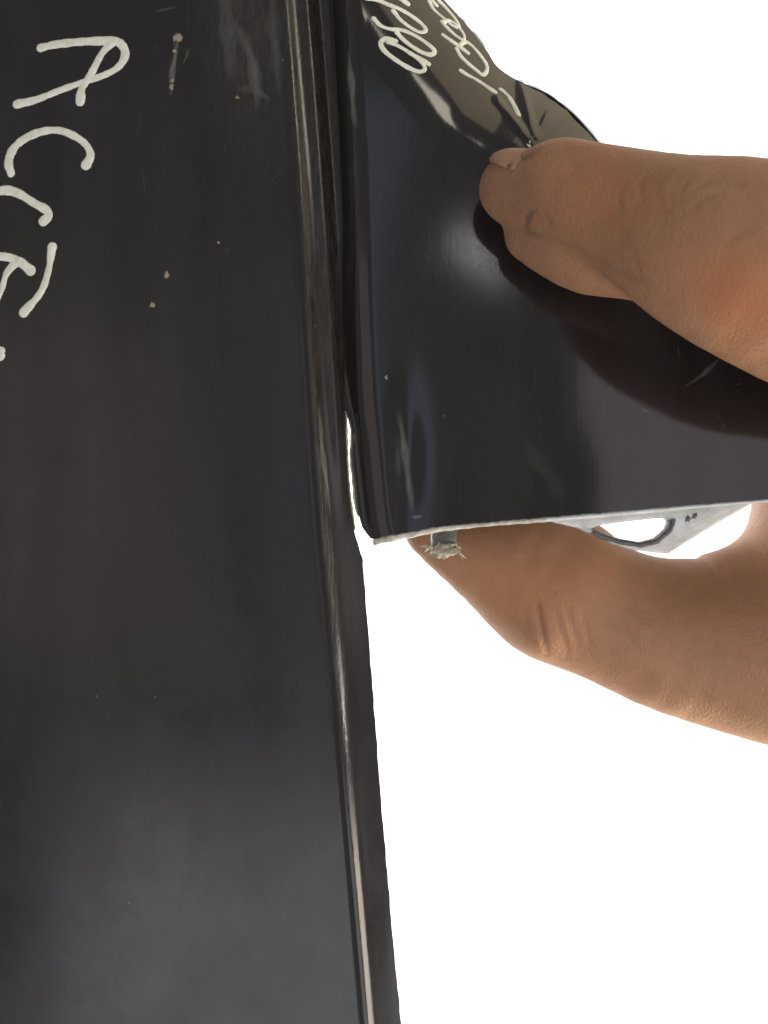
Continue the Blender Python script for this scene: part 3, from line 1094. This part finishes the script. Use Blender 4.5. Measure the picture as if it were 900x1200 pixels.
def surface_nets(F, lo, h):
    ins = F < 0
    n = F.shape
    c = np.zeros([x - 1 for x in n], np.uint8)
    for dx in (0, 1):
        for dy in (0, 1):
            for dz in (0, 1):
                c += ins[dx:n[0] - 1 + dx, dy:n[1] - 1 + dy, dz:n[2] - 1 + dz]
    act = np.argwhere((c > 0) & (c < 8))
    idx = np.full(c.shape, -1, np.int32)
    idx[act[:, 0], act[:, 1], act[:, 2]] = np.arange(len(act))
    acc = np.zeros((len(act), 3))
    cnt = np.zeros(len(act))
    corners = [(a, b, d) for a in (0, 1) for b in (0, 1) for d in (0, 1)]
    vals = {cr: F[act[:, 0] + cr[0], act[:, 1] + cr[1], act[:, 2] + cr[2]].astype(float) for cr in corners}
    for a in corners:
        for i in range(3):
            if a[i] == 0:
                b = list(a); b[i] = 1; b = tuple(b)
                va, vb_ = vals[a], vals[b]
                cross = (va < 0) != (vb_ < 0)
                t = np.where(cross, va / np.where(cross, va - vb_, 1), 0)
                p = np.array(a, float)[None, :] + t[:, None] * (np.array(b, float) - np.array(a, float))[None, :]
                acc += p * cross[:, None]
                cnt += cross
    verts = lo + h * (act + acc / cnt[:, None])
    faces = []
    for axis in range(3):
        o1, o2 = (axis + 1) % 3, (axis + 2) % 3
        s0 = [slice(None)] * 3; s1 = [slice(None)] * 3
        s0[axis] = slice(0, n[axis] - 1); s1[axis] = slice(1, n[axis])
        ch = ins[tuple(s0)] != ins[tuple(s1)]
        e = np.argwhere(ch)
        ok = (e[:, o1] > 0) & (e[:, o2] > 0) & (e[:, o1] < n[o1] - 1) & (e[:, o2] < n[o2] - 1)
        e = e[ok]
        flip = ins[tuple(s0)][e[:, 0], e[:, 1], e[:, 2]]
        def cell(d1, d2):
            q = e.copy(); q[:, o1] += d1; q[:, o2] += d2
            return idx[q[:, 0], q[:, 1], q[:, 2]]
        q = np.stack([cell(-1, -1), cell(0, -1), cell(0, 0), cell(-1, 0)], -1)
        q = np.where(flip[:, None], q, q[:, ::-1])
        faces.append(q)
    faces = np.concatenate(faces)
    return verts, faces


def vnormals(verts, faces):
    a, b, c, d = (verts[faces[:, i]] for i in range(4))
    fn = np.cross(c - a, d - b)
    nm = np.zeros_like(verts)
    for i in range(4):
        np.add.at(nm, faces[:, i], fn)
    return nm / (np.linalg.norm(nm, axis=1, keepdims=True) + 1e-12)


def poly_dist(u, v, pts):
    best = np.full(u.shape, 1e9)
    tt = np.zeros(u.shape)
    m = len(pts) - 1
    for i in range(m):
        (x0, y0), (x1, y1) = pts[i], pts[i + 1]
        dx, dy = x1 - x0, y1 - y0
        t = np.clip(((u - x0) * dx + (v - y0) * dy) / (dx * dx + dy * dy), 0, 1)
        d = np.hypot(u - x0 - t * dx, v - y0 - t * dy)
        tt = np.where(d < best, (i + t) / m, tt)
        best = np.minimum(best, d)
    return best, tt


def make_hand():
    verts, faces = build_hand()
    # light smoothing of the voxel steps
    e = np.concatenate([faces[:, [0, 1]], faces[:, [1, 2]], faces[:, [2, 3]], faces[:, [3, 0]]])
    for it in range(3):
        acc = np.zeros_like(verts); cnt = np.zeros(len(verts))
        np.add.at(acc, e[:, 0], verts[e[:, 1]]); np.add.at(cnt, e[:, 0], 1)
        np.add.at(acc, e[:, 1], verts[e[:, 0]]); np.add.at(cnt, e[:, 1], 1)
        verts = verts * 0.5 + 0.5 * acc / np.maximum(cnt, 1)[:, None]
    nm = vnormals(verts, faces)
    k = (verts[:, 1] + D) / D
    u = 450 + verts[:, 0] / (S * k)
    v = 600 - verts[:, 2] / (S * k)
    front = np.clip(-nm[:, 1] * 1.6 + 0.15, 0, 1)
    isf = (verts[:, 1] < -0.003).astype(float) * front
    ist = (verts[:, 1] > -0.003).astype(float) * front
    disp = np.zeros(len(verts))
    grime = np.zeros(len(verts))
    red = np.zeros(len(verts))

    def crease(pts, width, depth, where, g=0.0, lip=0.35):
        nonlocal disp, grime
        d, t = poly_dist(u, v, pts)
        f = np.sin(np.clip(t, 0.03, 0.97) * math.pi) ** 0.5
        disp = disp - where * f * depth * (np.exp(-(d / width) ** 2) - lip * np.exp(-((d - 2.0 * width) / width) ** 2))
        if g:
            grime = np.maximum(grime, where * g * f * np.exp(-(d / (width * 1.1)) ** 2))
    # front finger: joint crease near the tip with ingrained grime, knuckle wrinkles
    crease([(590, 194), (606, 190), (622, 184), (632, 176)], 3.0, 0.0002, isf, 0.45)
    crease([(628, 243), (618, 255), (616, 268), (622, 278)], 4.0, 0.00022, isf, 0.8)
    crease([(634, 246), (642, 258), (648, 272)], 3.0, 0.00018, isf, 0.4)
    crease([(604, 268), (618, 274), (640, 280)], 4.0, 0.0002, isf, 0.6)
    for pts in ([(757, 200), (748, 215), (750, 235)], [(790, 196), (776, 208), (768, 222), (772, 236)], [(812, 200), (800, 218), (796, 232)],
                [(850, 222), (826, 232), (808, 246)], [(846, 208), (826, 214), (812, 222)], [(895, 268), (872, 274), (852, 286)],
                [(742, 292), (746, 308), (752, 326)], [(880, 212), (860, 216)], [(732, 210), (722, 228), (724, 250)]):
        crease(pts, 3.0, 0.00014, isf, 0.15)
    crease([(640, 279), (672, 291), (706, 309), (748, 328), (766, 337)], 3.5, 0.00015, isf, 0.35)
    # thumb: knuckle creases
    for pts, dp, gg in (([(630, 700), (634, 722), (638, 742), (642, 764)], 0.0007, 0.35), ([(650, 705), (655, 728), (662, 752), (666, 770)], 0.0004, 0.12),
                        ([(664, 706), (670, 730), (678, 756)], 0.00035, 0.1), ([(616, 716), (622, 738), (630, 756)], 0.0003, 0.15),
                        ([(682, 712), (688, 736), (694, 764)], 0.00028, 0.08), ([(600, 722), (612, 730), (622, 744)], 0.0003, 0.1)):
        crease(pts, 3.0, dp * 0.7, ist, gg)
    # slack skin and knobs
    disp = disp + 0.00022 * wnoise(u, v, 0.035, 0.035, 21) * front + 0.0003 * wnoise(u, v, 0.012, 0.016, 22)
    disp = disp + ist * 0.0009 * np.exp(-(((u - 628) / 24) ** 2 + ((v - 752) / 20) ** 2))
    verts = verts + nm * disp[:, None]
    # press the pads flat against the flap, front and back
    vv = np.clip(v, -300, 640)
    inflap = (u > 440) & (u < 934) & (v < 632)
    yf = y_flap(np.clip(u, 440, 934), vv)
    sel = inflap & (u < silh(vv) - 2)
    fr = sel & (verts[:, 1] < yf + 0.0012) & (verts[:, 1] > yf - 0.0003)
    verts[fr, 1] = yf[fr] - 0.0003
    # colouring: redder knuckles and lower thumb; rim light painted on the side of the hand
    red = red + 0.75 * isf * np.exp(-(((u - 870) / 75) ** 2 + ((v - 345) / 60) ** 2))
    red = red + 0.45 * ist * np.exp(-(((u - 600) / 70) ** 2 + ((v - 690) / 55) ** 2))
    red = red + 0.35 * isf * np.exp(-(((u - 690) / 60) ** 2 + ((v - 230) / 40) ** 2))
    red = np.clip(red + 0.10 * wnoise(u, v, 0.02, 0.02, 31), 0, 0.8)
    grime = np.maximum(grime, isf * 0.26 * sstep(672, 615, u) * sstep(180, 215, v))
    hand_o = link_mesh('hand', verts, faces, M_skin)
    attr(hand_o, 'red', red)
    attr(hand_o, 'grime', np.clip(grime, 0, 0.9))
    hand_o['label'] = 'brown hand reaching in from the right, pinching the black bumper flap'
    hand_o['category'] = 'hand'
    return hand_o


hand = make_hand()


def nail(tip, back, r_tip, r_back, up, parent, half_ang=58, length=0.0105):
    """curved plate lying on the digit, pointing over its tip"""
    tip = np.array(tip); back = np.array(back)
    axv = tip - back
    axv /= np.linalg.norm(axv)
    up = np.array(up, float)
    up -= axv * (up @ axv)
    up /= np.linalg.norm(up)
    sd = np.cross(axv, up)
    n, m = 14, 15
    vs = []
    for layer in (0.0006, -0.0006):
        for i in range(n):
            s = i / (n - 1)
            along = -length + (length + r_tip * 0.60) * s
            rr = r_tip + (r_back - r_tip) * np.clip(-along / np.linalg.norm(tip - back), 0, 1)
            drop = 0
            if along > 0:
                drop = rr - math.sqrt(max(rr ** 2 - along ** 2 * 0.9, 0))
            wid = half_ang * (0.80 + 0.20 * math.sin(math.pi * min(1, s * 1.0 + 0.15))) * (1 - 0.30 * max(0, s - 0.82) / 0.18 - 0.35 * max(0, 0.12 - s) / 0.12)
            for j in range(m):
                a = R(-wid + 2 * wid * j / (m - 1))
                q = tip + axv * (along - 0.0012 * (1 - math.cos(a)) * (1 if s > .5 else -1)) + (up * math.cos(a) + sd * math.sin(a)) * (rr - drop + layer)
                vs.append(q)
    f1 = grid_faces(n, m)
    fs = [tuple(f) for f in f1] + [tuple(f[::-1] + n * m) for f in f1]
    ring = [j for j in range(m)] + [i * m + m - 1 for i in range(1, n)] + [(n - 1) * m + j for j in range(m - 2, -1, -1)] + [i * m for i in range(n - 2, 0, -1)]
    for a, b in zip(ring, ring[1:] + ring[:1]):
        fs.append((a, a + n * m, b + n * m, b))
    o = link_mesh('nail', vs, fs, M_nail, parent)
    bm = bmesh.new(); bm.from_mesh(o.data)
    bmesh.ops.recalc_face_normals(bm, faces=bm.faces)
    bm.to_mesh(o.data); bm.free()
    return o


yq = -0.0145
nail(P(600, 222, yq), P(662, 229, -0.0185), 43 * k_of(yq), 47 * k_of(-0.0185), (0, -0.33, 1), hand, 58, 0.0066)
yt = 0.0165
nail(P(504, 622, yt), P(600, 658, 0.020), 31 * k_of(yt), 70 * k_of(0.020), (0.2, 1, -0.1), hand)
